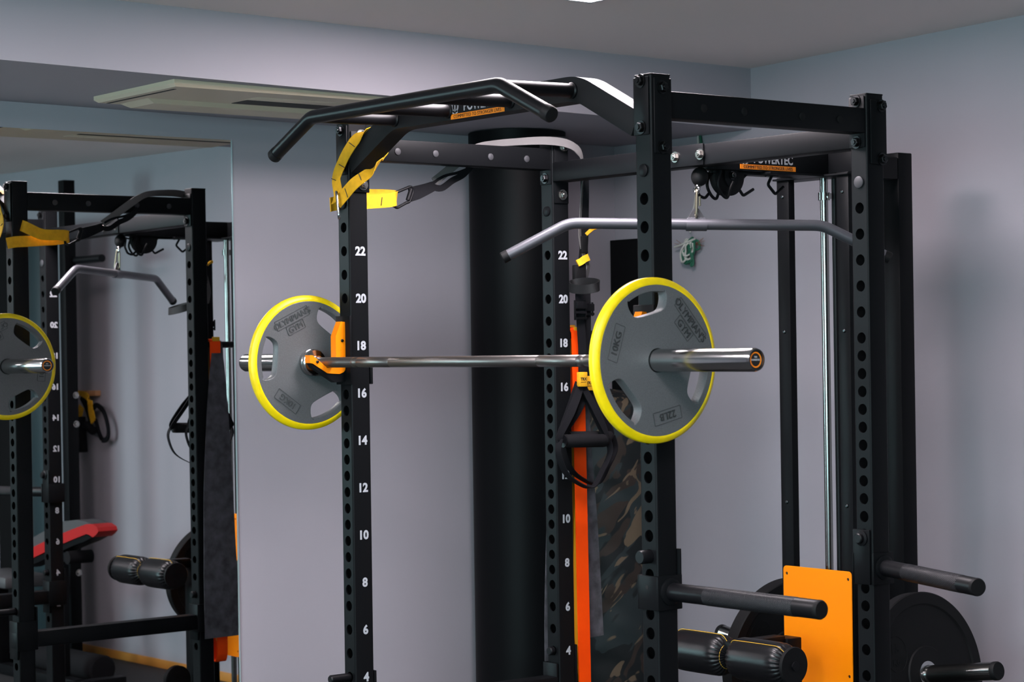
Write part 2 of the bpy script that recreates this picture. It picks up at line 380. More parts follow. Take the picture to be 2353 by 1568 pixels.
# ================================================================ power rack
W, D = 1.2055, 0.7058
HU = 0.0635
def zh(n): return .38 + HU * n
HOLES = [zh(n) for n in (23, 22, 21, 20, 19, 18)] + [zh(18) - k * (11 * HU / 16) for k in range(1, 17)] + [zh(n) for n in (6, 5, 4, 3, 2, 1)]
PW, PD, PT = .055, .060, 2.120
def post_mesh(px, py):
    m = MB(); c = .005; hw = PW / 2; zs = sorted(HOLES); r = .0138; hh = .0185
    angs = sorted(set([round(2 * PI * k / 24, 5) for k in range(24)]))
    fw = hw - c
    def face(y, s):
        edges = [0.0]
        for z in zs:
            edges += [z - hh, z + hh]
            rect = []; circ = []
            ca = math.atan2(hh, fw)
            for k in range(24):
                th = 2 * PI * k / 24
                dx, dz = math.cos(th), math.sin(th)
                sc = min(fw / abs(dx) if abs(dx) > 1e-6 else 1e9, hh / abs(dz) if abs(dz) > 1e-6 else 1e9)
                q = [dx * sc, dz * sc]
                rect.append(q); circ.append([dx * r, dz * r])
            for tgt in (ca, PI - ca, PI + ca, 2 * PI - ca):
                k = round(tgt / (2 * PI / 24)) % 24
                rect[k] = [math.copysign(fw, math.cos(tgt)), math.copysign(hh, math.sin(tgt))]
            P = [V((px + a, y, z + b)) for a, b in rect]; Q = [V((px + a, y, z + b)) for a, b in circ]; I = [V((px + a, y + s * .004, z + b)) for a, b in circ]
            m.loft([P, Q, I], True, False)
        edges.append(PT - .002)
        for a, b in zip(edges[0::2], edges[1::2]):
            if b - a > 1e-5: m.add([(px - fw, y, a), (px + fw, y, a), (px + fw, y, b), (px - fw, y, b)], [(0, 1, 2, 3)])
    face(py, 1); face(py + PD, -1)
    # rounded corners and plain sides
    for sx_ in (-1, 1):
        pr = []
        for k in range(5):
            th = PI / 2 * k / 4; pr.append((px + sx_ * (fw + c * math.sin(th)), py + c - c * math.cos(th)))
        pr += [(a, 2 * py + PD - b) for a, b in pr[::-1]]
        m.loft([[V((a, b, 0)) for a, b in pr], [V((a, b, PT - .002)) for a, b in pr]], False, False)
    m.box((px - hw, py, PT - .004), (px + hw, py + PD, PT), .0015)
    return m

t = thing('power_rack', 'tall black power rack with numbered uprights and a multi-grip pull-up bar', 'power rack', (W / 2, D / 2, 0))
RACK = t
posts = {}
for nm, px, py, side in (('A', 0, 0, 1), ('B', W, 0, -1), ('C', W, D, -1), ('D', 0, D, 1)):
    p = part('upright', post_mesh(px, py), M_BLACK, t, angle=30); posts[nm] = p
    for n in range(2, 23, 2):
        me = text_me(str(n), .0325, .0006, .0013)
        z = zh(n)
        f = (lambda v, px=px, py=py, z=z, s=side: V((px + s * (PW / 2 + .0004) + s * v.z, py + .034 + s * v.x, z + v.y)))
        part('number_decal', MB().mesh(me, f), M_WPRINT, p, label='white number %d' % n, smooth=False)
    part('hole_plug', MB().lathe([(0, .0145), (.003, .0145), (.0045, .0115)], (px, py, zh(24)), (0, -1, 0), 24), M_PLUG if nm == 'C' else M_BLACK, p)

# side beams
for px in (0, W):
    b = part('side_beam', MB().box((px - .025, PD, 2.022), (px + .025, D, 2.083), .003), M_BLACK, t)
    for y in (.163, .291, .483, .613):
        for s in (1, -1):
            part('hole_plug', MB().lathe([(0, .0095), (.002, .0095), (.0035, .007)], (px + s * .025, y, 2.050), (s, 0, 0), 20), M_PLUG if px == 0 else M_RUBBER, b)
# rear cross beam
part('rear_beam', MB().box((PW / 2, D, 1.988), (W - PW / 2, D + PD, 2.044), .003), M_BLACK, t)
# lower rails and feet
for px in (0, W):
    part('base_rail', MB().box((px - .0275, -.25, .003), (px + .0275, 1.0, .058), .003), M_BLACK, t)
part('base_rail', MB().box((.0275, D + .002, .06), (W - .0275, D + .058, .115), .003), M_BLACK, t)

# gusset brackets with bolts on the post heads
def bracket(x0, x1, z0, z1, y0, y1, bolts, mat=M_BLACK, bm=M_BOLT):
    b = part('bracket', MB().box((x0, y0, z0), (x1, y1, z1), .0018), mat, t)
    for p, n in bolts: part('bolt', MB().hexbolt(p, n), bm, b)
bracket(-.0245, .0255, 1.981, 2.113, -.005, -.0005, [((.0, -.005, 2.101), (0, -1, 0)), ((.0, -.005, 2.001), (0, -1, 0))])
bracket(W - .0265, W + .0235, 1.983, 2.113, -.005, -.0005, [((W, -.005, 2.104), (0, -1, 0)), ((W, -.005, 2.000), (0, -1, 0))])
bracket(W - .0265, W + .0235, 1.988, 2.113, D - .005, D - .0005, [((W - .002, D - .005, 2.102), (0, -1, 0)), ((W - .002, D - .005, 2.001), (0, -1, 0))])
bracket(-.0245, .0255, 1.981, 2.100, D - .005, D - .0005, [((.0, D - .005, 1.999), (0, -1, 0))])
bracket(W + .028, W + .0325, 1.941, 2.110, .006, .058, [((W + .0325, .029, 2.089), (1, 0, 0)), ((W + .0325, .029, 1.956), (1, 0, 0))])
bracket(W + .028, W + .0325, 1.947, 2.104, D + .010, D + .066, [((W + .0325, D + .047, 2.090), (1, 0, 0)), ((W + .0325, D + .047, 1.960), (1, 0, 0))])
bracket(.028, .0325, 1.934, 2.098, .006, .064, [((.0325, .038, 2.088), (1, 0, 0)), ((.0325, .042, 1.955), (1, 0, 0))], bm=M_BOLTB)
bracket(.028, .0325, 1.926, 2.104, D + .004, D + .056, [((.0325, D + .039, 2.090), (1, 0, 0)), ((.0325, D + .032, 1.951), (1, 0, 0))], bm=M_BOLTB)

# arched front beam
AX = .375
path = fillet([(.0275, .027, 2.011), (W / 2 - AX, .027, 2.113), (W / 2 + AX, .027, 2.113), (W - .0275, .027, 2.011)], .16, 10)
arch = part('arched_beam', MB().ribbon(path, (0, 1, 0), .054, .058), M_ARCH, t, angle=40)
def xz_text(body, size, cx, cz, y, depth=.0006, fat=0, sxy=(1, 1), sh=0):
    me = text_me(body, size, depth, fat)
    return MB().mesh(me, lambda v: V((cx + v.x * sxy[0], y - v.z, cz + v.y * sxy[1])))
part('slogan_strip', MB().box((.489, -.0008, 2.0845), (.706, .001, 2.0975)), M_OPRINT, arch, label='orange slogan strip')
part('slogan_lettering', xz_text('COMMITTED TO STRONGER LIVES', .0125, .5975, 2.091, -.0012, fat=-.00005, sxy=(1.0, 1.0)), M_KPRINT, arch, smooth=False)
part('maker_lettering', xz_text('POWERTEC', .032, .619, 2.1145, -.0004, fat=.0008, sxy=(.92, 1.05)), M_WPRINT, arch, smooth=False)
def emblem(mk, fx):
    "ring with a stem and laurel strokes"
    def arc(r, a0, a1, w, n=16, oz=0):
        a = [math.radians(a0 + (a1 - a0) * k / n) for k in range(n + 1)]
        poly = [((r + w) * math.cos(x), (r + w) * math.sin(x)) for x in a] + [((r - w) * math.cos(x), (r - w) * math.sin(x)) for x in a[::-1]]
        mk.prism(poly, lambda p, q: fx(p, q, 0), lambda p, q: fx(p, q, .0006))
    arc(.0105, -60, 60, .0011); arc(.0105, 120, 240, .0011); arc(.0138, -50, 70, .0011); arc(.0138, 110, 230, .0011)
    mk.prism([(-.002, -.012), (.002, -.012), (.002, .012), (-.002, .012)], lambda p, q: fx(p, q, 0), lambda p, q: fx(p, q, .0006))
    for s in (-1, 1): mk.prism([(s * .002, -.016), (s * .011, -.013), (s * .012, -.0155), (s * .003, -.0185)], lambda p, q: fx(p, q, 0), lambda p, q: fx(p, q, .0006))
    return mk
part('maker_emblem', emblem(MB(), lambda p, q, d: V((.506 + p, -.0002 - d, 2.1155 + q))), M_WPRINT, arch, smooth=False)

# multi-grip pull-up bar carried in front of the arch
pb = fillet([(.038, -.237, 2.0205), (.215, -.237, 2.103), (.990, -.237, 2.103), (1.167, -.237, 2.0205)], .075, 8)
m = MB().tube(pb, .0178, 20)
for x in (.245, .477, .729, .961): m.tube([(x, .0, 2.108), (x, -.237, 2.1025)], .0165, 18)
bar = part('pull_up_bar', m, M_BLACK2, t)
for p, q in ((pb[0], pb[1]), (pb[-1], pb[-2])):
    d = (p - q).normalized()
    part('end_cap', MB().lathe([(-.016, .0186), (.004, .0186), (.007, .0165)], p, d, 24), M_RUBBER, bar)
for x in (.245, .477, .729, .961): part('weld_collar', MB().lathe([(0, .0195), (.004, .0195), (.007, .0165)], (x, 0, 2.108), (0, -1, -.02), 24), M_BLACK2, bar)

# ================================================================ safety bars between front and rear uprights
def safety(px, label):
    t = thing('safety_bar', label, 'safety bar', (px, D / 2, .535), 'steel safety bars across the rack sides')
    part('beam', MB().box((px - .028, -.012, .508), (px + .028, D - .006, .562), .003), M_BLACK, t)
    for py, s in ((0, -1), (D, -1)):
        b = part('end_bracket', MB().box((px - .032, py - .011, .470), (px + .0275, py - .0055, .600), .0015).box((px - .0345, py - .011, .500), (px - .0305, py + .064, .600), .0012).box((px - .032, py + .0615, .500), (px + .0275, py + .068, .648), .0015), M_BLACK, t)
    part('locking_pin', MB().lathe([(0, .0115), (.060, .0115), (.063, .009)], (px, -.002, zh(4)), (0, -1, 0), 20), M_BLACK2, t)
    part('locking_pin', MB().lathe([(0, .0125), (.012, .0125), (.015, .010)], (px, D - .002, zh(4)), (0, -1, 0), 20), M_BLACK2, t)
safety(0, 'black safety bar spanning the two left uprights nearest the mirror')
safety(W, 'black safety bar spanning the two right uprights, seen only in the mirror')

# ================================================================ J hooks
def poly_x(mb, poly, x0, x1): return mb.prism(poly, lambda a, b: (x0, a, b), lambda a, b: (x1, a, b))
t = thing('j_hook', 'black J hook with orange liner on the left front upright', 'barbell hook', (0, 0, 1.51), 'barbell hooks with orange liners')
m = MB().box((-.034, -.0075, 1.419), (.034, -.001, 1.603), .0012).box((-.0345, -.0075, 1.419), (-.029, .071, 1.52), .0012).box((-.0345, .062, 1.419), (.0275, .070, 1.470), .0015)
part('bracket', m, M_BLACK, t)
JS = .010
arm = [(-.0075, 1.428), (-.05, 1.4255), (-.120, 1.467), (-.1275, 1.4785), (-.1195, 1.476), (-.076, 1.450), (-.037, 1.4475), (-.020, 1.4625), (-.0075, 1.468)]
arm = [(min(a + JS, -.0076), b) for a, b in arm]
part('cradle_arm', poly_x(MB(), arm, -.0105, .0095), M_BLACK, t)
lo = [(-.1305, 1.4995), (-.1215, 1.499), (-.076, 1.4648), (-.018, 1.4648), (-.019, 1.458), (-.024, 1.4525), (-.037, 1.448), (-.076, 1.4505), (-.122, 1.4775), (-.1305, 1.4785)]
up = [(-.031, 1.588), (-.018, 1.587), (-.0155, 1.572), (-.0165, 1.557), (-.0155, 1.549), (-.0165, 1.4658), (-.048, 1.4658), (-.048, 1.549), (-.0335, 1.582)]
lo = [(a + JS, b) for a, b in lo]; up = [(min(a + JS, -.0076), b) for a, b in up]
l = part('liner', poly_x(MB(), lo, -.0125, .0115), M_ORANGE, t, label='orange cradle liner')
part('screw', MB().lathe([(0, .0042), (.002, .0042), (.003, .003)], (.0115, -.0975, 1.4815), (1, 0, 0), 12), M_BOLT, l)
l = part('liner', poly_x(MB(), up, -.0125, .0115), M_ORANGE, t, label='orange back liner')
part('screw', MB().lathe([(0, .0042), (.002, .0042), (.003, .003)], (.0115, -.018, 1.537), (1, 0, 0), 12), M_BOLT, l)
me = text_me('POWERTEC', .0105, .0008, .0002)
part('embossed_lettering', MB().mesh(me, lambda v: V((.0116 + v.z, -.020 + v.y, 1.494 - v.x))), M_ORANGE, l, smooth=False)
dup(t, (W, 0, 1.51), 'black J hook with orange liner on the right front upright, behind the near weight plate')

# ================================================================ barbell
YB, ZB = -.0625, 1.4795
XC = W / 2
t = thing('barbell', 'steel barbell lying across both J hooks', 'barbell', (XC, YB, ZB))
prof = []
marks = sorted([-.47, -.445, .47, .445, -.30, .30])
x = -.66; prof.append((x, .0138))
for mk in marks:
    prof += [(mk - .0022, .0138), (mk - .0012, .0131), (mk + .0012, .0131), (mk + .0022, .0138)]
prof.append((.66, .0138))
part('shaft', MB().lathe(prof, (XC, YB, ZB), (1, 0, 0), 32), M_SHAFT, t)
for s in (-1, 1):
    c = part('collar', MB().lathe([(.640, .0175), (.6505, .0175), (.653, .033), (.656, .036), (.661, .036), (.6635, .033), (.667, .033), (.669, .036), (.678, .036), (.6815, .034)], (XC, YB, ZB), (s, 0, 0), 48), M_CHROME, t)
    sl = part('sleeve', MB().lathe([(.6815, .0249), (1.006, .0249), (1.0125, .0228), (1.0125, .0195), (1.0075, .0192), (1.0075, .004)], (XC, YB, ZB), (s, 0, 0), 64), M_CHROME, t)
    part('end_cap', MB().lathe([(1.006, .0192), (1.0088, .0190), (1.0088, .003)], (XC, YB, ZB), (s, 0, 0), 40), M_KPRINT, sl)
    part('cap_ring', MB().lathe([(1.0085, .0165), (1.0094, .0165), (1.0094, .0137), (1.0085, .0137)], (XC, YB, ZB), (s, 0, 0), 40, caps=False), M_OPRINT, sl, label='orange ring on the end cap')
    cap = MB()
    for body, size, dz in (('THE', .0045, .006), ('POWERTEC', .0048, .0)):
        me = text_me(body, size, .0004, .0002)
        cap.mesh(me, lambda v, s=s, dz=dz: V((XC + s * (1.0092 + v.z), YB + s * v.x, ZB + v.y + dz)))
    part('cap_lettering', cap, M_WPRINT, sl, smooth=False)

# ================================================================ yellow rimmed weight plates
def round_poly(poly, k=3):
    for _ in range(k):
        out = []
        for i in range(len(poly)):
            a, b = poly[i], poly[(i + 1) % len(poly)]
            out += [(a[0] * .75 + b[0] * .25, a[1] * .75 + b[1] * .25), (a[0] * .25 + b[0] * .75, a[1] * .25 + b[1] * .75)]
        poly = out
    return poly
def arc(r, a0, a1, n): return [(r * math.cos(math.radians(a0 + (a1 - a0) * k / n)), r * math.sin(math.radians(a0 + (a1 - a0) * k / n))) for k in range(n + 1)]
def slot(mid):
    p = arc(.1505, -20.5, 20.5, 10)
    p += [(.146, .056), (.130, .0575), (.112, .050), (.1035, .040)] + [(.102, .02), (.102, 0), (.102, -.02)] + [(.1035, -.040), (.112, -.050), (.130, -.0575), (.146, -.056)]
    p = round_poly(p, 1); c, s = math.cos(math.radians(mid)), math.sin(math.radians(mid))
    return [(a * c - b * s, a * s + b * c) for a, b in p]
HT = .0135
def weight_plate():
    "plate axis along local X, engraved wordings on both faces, first wording at 0 degrees"
    t = thing('weight_plate', '', 'weight plate', (0, 0, 0), 'yellow rimmed grip plates on the barbell')
    me = fill_me([arc(.1665, 0, 354, 59), arc(.0262, 0, 345, 23)] + [slot(a) for a in (60, 180, 300)], HT - .002, .002)
    m = MB().mesh(me, lambda v: V((v.z, v.x, v.y)))
    disc = part('disc', m, M_HAMMER, t, angle=40)
    part('rim', MB().lathe([(-HT + .001, .164), (-HT - .0005, .1668), (-HT + .001, .172), (-HT + .006, .1795), (-HT + .0085, .1815), (HT - .0085, .1815), (HT - .006, .1795), (HT - .001, .172), (HT + .0005, .1668), (HT - .001, .164)], (0, 0, 0), (1, 0, 0), 96, caps=False), M_YRUB, t, label='yellow urethane rim', angle=50)
    for s in (1, -1):
        def put(body, size, ang, rad, fr, st=1.0):
            wb = MB(); ang = ang if s > 0 else ang + 180
            c, sn = math.cos(math.radians(ang)), math.sin(math.radians(ang))
            def f(v):  # tops of letters point outward
                u, w_ = v.x * st, v.y
                a = rad + w_; p = (a * c + u * sn, a * sn - u * c)
                return V((s * (HT + .0002 + v.z), s * p[0], p[1]))
            for du in (-.0006, 0, .0006): wb.mesh(text_me(body, size, .0036, 0), lambda v: f(V((v.x + du, v.y, v.z))))
            if fr:
                L, H = fr
                for u0, u1, w0, w1 in ((-L, L, H, H + .0012), (-L, L, -H - .0012, -H), (-L - .0012, -L, -H, H), (L, L + .0012, -H, H)):
                    wb.prism([(u0, w0), (u1, w0), (u1, w1), (u0, w1)], lambda a, b: f(V((a / st, b, 0))), lambda a, b: f(V((a / st, b, .0014))))
            return wb
        for args in (("OLYMPIAN'S", .0225, 0, .1315, (.055, .0125)), ('GYM', .0225, 0, .1045, (.028, .0115)), ('10KG', .0235, 120, .126, (.040, .0135)), ('22LB', .0235, 240, .124, (.040, .0135))):
            part('raised_lettering', put(*args), M_LETTER, t, smooth=False)
    return t
WP = weight_plate()
def rotx(a): return (math.radians(a), 0, 0)
WP.location = (XC + .6955, YB, ZB); WP.rotation_euler = rotx(42)
WP['label'] = 'near weight plate with yellow rim on the right end of the barbell'
dup(WP, (XC - .6955, YB, ZB), 'far weight plate with yellow rim on the left end of the barbell', rotx(114.5))

# ================================================================ dip handles
def dip(label, px, py, ang, kind):
    t = thing('dip_handle', label, 'dip handle', (px, py + .03, .955), 'dip handles clamped to the right uprights')
    z0, z1 = .921, .998
    m = MB().box((px - .0335, py - .0062, z0), (px + (.0335 if not kind else .021), py - .0006, z1 if not kind else 1.055), .0015).box((px + .0282, py - .0062, z0), (px + .0345, py + .0668, z1), .0015)
    m.box((px - .0345, py - .0062, z0), (px - .0282, py + .0668, z1), .0015).box((px - .0335, py + .0606, z0), (px + .0335, py + .0668, z1), .0015)
    if not kind: m.box((px - .0335, py + .0606, z0), (px + .0335, py + .0668, 1.056), .0015)
    part('clamp_sleeve', m, M_BLACK, t)
    dx, dy = math.cos(math.radians(ang)), math.sin(math.radians(ang))
    o = V((px + .0345, py + .030, .962)); d = V((dx, dy, 0))
    o2 = o - d * .004
    part('weld_flange', MB().lathe([(0, .030), (.006, .030), (.010, .0225)], (px + .034, py + .030, .962), (1, 0, 0), 32), M_BLACK, t)
    part('handle', MB().lathe([(0, .0203), (.455, .0203), (.459, .0185)], o2, d, 32), M_BLACK2, t)
    part('knurled_grip', MB().lathe([(.125, .0203), (.127, .0209), (.392, .0209), (.394, .0203)], o2, d, 40, caps=False), M_KNURL, t)
    part('end_cap', MB().lathe([(.455, .0206), (.460, .0206), (.464, .0185)], o2, d, 32), M_RUBBER, t)
    if kind: part('locking_bolt', MB().lathe([(0, .019), (.004, .019), (.006, .0125), (.015, .0125), (.017, .0105)], (px - .003, py - .006, 1.034), (0, -1, 0), 20), M_BLACK2, t)
    else:
        part('locking_pin', MB().lathe([(0, .0155), (.026, .0155), (.030, .0135)], (px, py, 1.0405), (0, -1, 0), 24), M_BLACK2, t)
        part('set_screw', MB().lathe([(0, .0045), (.0006, .0045)], (px - .002, py - .0062, .972), (0, -1, 0), 14), M_SLOT, t)
dip('dip handle clamped to the front right upright, pointing at the orange guard', W, 0, 0, 0)
dip('dip handle clamped to the rear right upright, above the right black plate', W, D, -21.5, 1)

# ================================================================ lat pulldown tower bolted behind the rack
LX = .603
t = thing('lat_pulldown_tower', 'black lat pulldown tower with orange guard panel behind the rack', 'cable machine', (LX, 1.35, 0))
LAT = t
bm_ = part('boom', MB().box((LX - .03, D + PD + .001, 1.982), (LX + .03, 1.50, 2.046), .003), M_BLACK, t)
def yz_text(body, size, cy, cz, x, depth=.0006, fat=0, sxy=(1, 1)):
    me = text_me(body, size, depth, fat)
    return MB().mesh(me, lambda v: V((x + v.z, cy + v.x * sxy[0], cz + v.y * sxy[1])))
part('slogan_strip', MB().box((LX + .029, .864, 1.9865), (LX + .0308, 1.078, 1.9995)), M_OPRINT, bm_, label='orange slogan strip')
part('slogan_lettering', yz_text('COMMITTED TO STRONGER LIVES', .0125, .971, 1.993, LX + .0312, fat=-.00005, sxy=(.98, 1)), M_KPRINT, bm_, smooth=False)
part('maker_lettering', yz_text('POWERTEC', .032, .992, 2.0165, LX + .0304, fat=.0008, sxy=(.90, 1.05)), M_WPRINT, bm_, smooth=False)
part('maker_emblem', emblem(MB(), lambda p, q, d: V((LX + .0302 + d, .882 + p, 2.0175 + q))), M_WPRINT, bm_, smooth=False)
jp = part('joint_plate', MB().box((LX - .068, D - .0055, 1.9885), (LX + .058, D - .0006, 2.0455), .0015), M_BLACK, t)
for x in (LX - .049, LX + .048): part('bolt', MB().hexbolt((x, D - .0055, 2.0165), (0, -1, 0), .011), M_BOLTB, jp)
part('mast', MB().box((LX - .03, 1.502, 0.06), (LX + .03, 1.562, 2.060), .003), M_BLACK, t)
for x0, x1, z1 in ((.4575, .5045, 1.985), (.6885, .7325, 1.985)):
    f = part('front_upright', MB().box((x0, 1.181, .06), (x1, 1.206, z1), .002), M_BLACK, t)
    for z in (1.93, 1.545, 1.06): part('rivet', MB().lathe([(0, .0055), (.002, .005), (.0035, .003)], ((x0 + x1) / 2, 1.181, z), (0, -1, 0), 14), M_BOLT, f)
for a, b in ((.452, LX - .0305), (LX + .0305, .740)): part('header_tube', MB().box((a, 1.208, 1.986), (b, 1.252, 2.044), .002), M_BLACK, t)
part('header_plate', MB().box((.452, 1.170, 1.976), (.740, 1.262, 1.9815), .001).box((LX - .05, .96, 1.976), (LX + .05, 1.17, 1.9815), .001), M_BLACK, t)
part('foot_beam', MB().box((.30, 1.17, .003), (.90, 1.23, .06), .003).box((LX - .03, D + PD, .003), (LX + .03, 1.56, .06), .003).box((.30, 1.50, .003), (.90, 1.562, .06), .003), M_BLACK, t)
g = fill_me([round_poly([(-.13, .31), (.13, .31), (.13, .88), (-.13, .88)], 0)], .0012, .0003)
poly = []
for cx_, cz_, a0 in ((.118, .868, 0), (-.118, .868, 90), (-.118, .322, 180), (.118, .322, 270)):
    poly += [(cx_ + .012 * math.cos(math.radians(a0 + k * 15)), cz_ + .012 * math.sin(math.radians(a0 + k * 15))) for k in range(7)]
holes = [[(a + .0045 * math.cos(2 * PI * k / 14), b + .0045 * math.sin(2 * PI * k / 14)) for k in range(14)] for a in (-.117, .117) for b in (.858, .59, .332)]
g = fill_me([poly] + holes, .0012, .0003)
part('guard_panel', MB().mesh(g, lambda v: V((LX + v.x, 1.1715 - v.z, v.y))), M_OPANEL, t, label='flat orange guard panel')
for a in (-.117, .117):
    for b in (.858, .59, .332): part('standoff', MB().lathe([(0, .0052), (.0085, .0052)], (LX + a, 1.1725, b), (0, 1, 0), 12), M_SLOT, t)
# guide rod, clamp ring, cables
part('guide_rod', MB().cyl((LX, 1.222, .1), (LX, 1.222, 1.976), .0112, n=24), M_CHROME2, t, label='chrome guide rod')
part('cable_tube', MB().cyl((LX + .006, 1.258, .1), (LX + .006, 1.258, 1.976), .008, n=16), M_BLACK2, t)
part('clamp_ring', MB().lathe([(-.011, .0116), (-.011, .0165), (.011, .0165), (.011, .0116)], (LX, 1.222, 1.925), (0, 0, 1), 24).box((LX + .008, 1.216, 1.917), (LX + .024, 1.228, 1.933), .001), M_CHROME2, t)
part('cable', MB().cyl((LX - .003, 1.302, .70), (LX - .003, 1.302, 1.92), .0028, n=8), M_RUBBER, t)
def wheel(cx_, cy_, cz_, r, w_):
    return MB().lathe([(-w_, .012), (-w_, r - .004), (-w_ + .002, r), (-w_ * .45, r - .004), (0, r - .009), (w_ * .45, r - .004), (w_ - .002, r), (w_, r - .004), (w_, .012)], (cx_, cy_, cz_), (1, 0, 0), 48)
part('rear_pulley', wheel(LX - .003, 1.355, 1.92, .056, .012), M_RUBBER, t)
# front pulley under the boom, its housing cheeks and cable
PC = (LX - .003, .846, 1.969)
pw = part('front_pulley', wheel(*PC, .055, .013), M_RUBBER, t)
for s in (-1, 1):
    ck = MB(); x = PC[0] + s * .018
    pol = [(.822, 1.984), (.822, 1.955), (.834, 1.938), (.852, 1.935), (.868, 1.95), (.870, 1.984)]
    ck.prism(pol, lambda a, b: (x - .002, a, b), lambda a, b: (x + .002, a, b))
    part('pulley_cheek', ck, M_BLACK, t)
part('pulley_axle', MB().hexbolt((PC[0] + .020, PC[1], PC[2]), (1, 0, 0), .0085), M_BOLT, t)
for s in (-1, 1):
    grd = MB()
    q = [V((PC[0] + s * .021, .800 + .004, 1.980)), V((PC[0] + s * .021, .792, 1.945)), V((PC[0] + s * .021, .806, 1.917)), V((PC[0] + s * .021, .826, 1.908)), V((PC[0] + s * .021, .838, 1.934)), V((PC[0] + s * .0205, .85, 1.952))]
    grd.tube(cr(q, 6), .0042, 10)
    part('cable_guard', grd, M_BLACK2, t)
part('cable', MB().tube(cr([(PC[0], .90, 1.985), (PC[0], .896, 1.99), (PC[0], .80, 1.985), (PC[0], .789, 1.972), (PC[0], .77, 1.974), (PC[0], .755, 1.975)], 4), .003, 8), M_RUBBER, t)
part('cable_stop_ball', MB().lathe([(-.026 * math.cos(PI * k / 16), max(.0008, .0235 * math.sin(PI * k / 16))) for k in range(17)], (PC[0], .7455, 1.9625), (0, .25, 1), 32), M_RUBBER, t)
part('cable_end_eye', MB().lathe([(0, .0075), (.004, .0085), (.010, .0045)], (PC[0], .7395, 1.9405), (0, -.25, -1), 18).tube([V((PC[0] + .0085 * math.cos(a), .7335, 1.9265 + .0085 * math.sin(a))) for a in [2 * PI * k / 20 for k in range(20)]], .0038, 10, loop=True), M_CHROME, t)
# hook rail below the boom
hk = MB().box((LX - .012, .79, 1.9735), (LX + .012, 1.03, 1.9815), .001)
part('hook_rail', hk, M_BLACK, t)
HX = LX + .005
for q in ([(.757, 1.976), (.752, 1.938), (.763, 1.914), (.784, 1.907), (.803, 1.924)],):
    part('hook', MB().tube(fillet([(HX - .03, *p) for p in q], .012, 5), .0042, 10), M_BLACK2, t)
for q in ([(.915, 1.977), (.900, 1.966), (.877, 1.941), (.899, 1.916), (.938, 1.935)], [(.985, 1.975), (1.018, 1.987), (.994, 1.950), (1.023, 1.924), (1.055, 1.946)]):
    part('hook', MB().tube(fillet([(HX, *p) for p in q], .008, 5), .0042, 10), M_BLACK2, t)
# plate carriage with two upward tilted horns
ch = part('carriage', MB().box((LX - .055, 1.272, .50), (LX + .055, 1.330, .78), .004).box((LX - .25, 1.278, .575), (LX + .25, 1.322, .635), .004), M_BLACK, t)
for s in (-1, 1):
    o = V((LX + s * .235, 1.30, .594)); d = V((s * .989, 0, .149)).normalized()
    hr = part('plate_horn', MB().lathe([(0, .0245), (.285, .0245)], o, d, 40), M_CHROME2, t, label='chrome plate horn')
    part('horn_cap', MB().lathe([(.283, .0252), (.293, .0252), (.297, .023)], o, d, 32), M_RUBBER, hr)
    part('stop_flange', MB().lathe([(.0, .045), (.012, .045), (.013, .03)], o, d, 40), M_BLACK, hr)
# knee hold-down with two stitched rollers
part('knee_post', MB().box((LX - .03, 1.02, .06), (LX + .03, 1.075, .700), .003).box((LX - .022, .82, .672), (LX + .022, 1.02, .708), .003), M_BLACK, t)
RY, RZ = .836, .667
part('knee_axle', MB().cyl((LX - .235, RY, RZ), (LX + .240, RY, RZ), .0125, n=20), M_BLACK2, t)
random.seed(4)
def roller(x0, x1):
    "vinyl covered roller with gathered ends"
    rings = []; N = 120; L = x1 - x0
    st = [(0, .018), (.004, .030), (.012, .045), (.022, .053), (.034, .0565), (.05, .0572)]
    prof = st + [(L / 2, .0575)] + [(L - a, r) for a, r in st[::-1]]
    ph = [random.uniform(.6, 1.2) for _ in range(N)]
    for a, r in prof:
        e = min(a, L - a); wob = max(0, 1 - e / .036) * .0032
        if r < .022: wob *= .3
        rings.append([V((x0 + a, RY + (r + wob * math.sin(26 * 2 * PI * j / N + 2.2 * ph[(j // 5) % N])) * math.cos(2 * PI * j / N), RZ + (r + wob * math.sin(26 * 2 * PI * j / N + 2.2 * ph[(j // 5) % N])) * math.sin(2 * PI * j / N))) for j in range(N)])
    return MB().loft(rings)
for x0, x1, s in ((LX - .222, LX - .008, -1), (LX + .008, LX + .222, 1)):
    r = part('roller_pad', roller(x0, x1), M_LEATHER, t, angle=60, label='black vinyl roller pad with yellow stitching')
    th = math.radians(118 if s > 0 else 95)
    mth = MB().tube(cr([(x0 + .006, RY + .040 * math.cos(th), RZ + .040 * math.sin(th)), (x0 + .022, RY + .0552 * math.cos(th), RZ + .0552 * math.sin(th)), (x0 + .05, RY + .0579 * math.cos(th), RZ + .0579 * math.sin(th)), (x1 - .05, RY + .0579 * math.cos(th), RZ + .0579 * math.sin(th)), (x1 - .022, RY + .0552 * math.cos(th), RZ + .0552 * math.sin(th)), (x1 - .006, RY + .040 * math.cos(th), RZ + .040 * math.sin(th))], 5), .0008, 6)
    for xe, q in ((x0, 1), (x1, -1)): mth.tube([V((xe + q * .006, RY + .0345 * math.cos(a), RZ + .0345 * math.sin(a))) for a in [2 * PI * k / 40 for k in range(40)]], .0007, 6, loop=True)
    part('stitching', mth, M_STITCH, r)
for s in (-1, 1): part('roller_end_disc', MB().lathe([(0, .046), (.003, .050), (.009, .050), (.011, .048), (.011, .010), (.006, .009)], (LX + s * .223, RY, RZ), (s, 0, 0), 48), M_RUBBER, t)
# low pulley at the foot, only the mirror shows it
part('low_pulley', wheel(LX - .02, .95, .235, .055, .013), M_RUBBER, t)

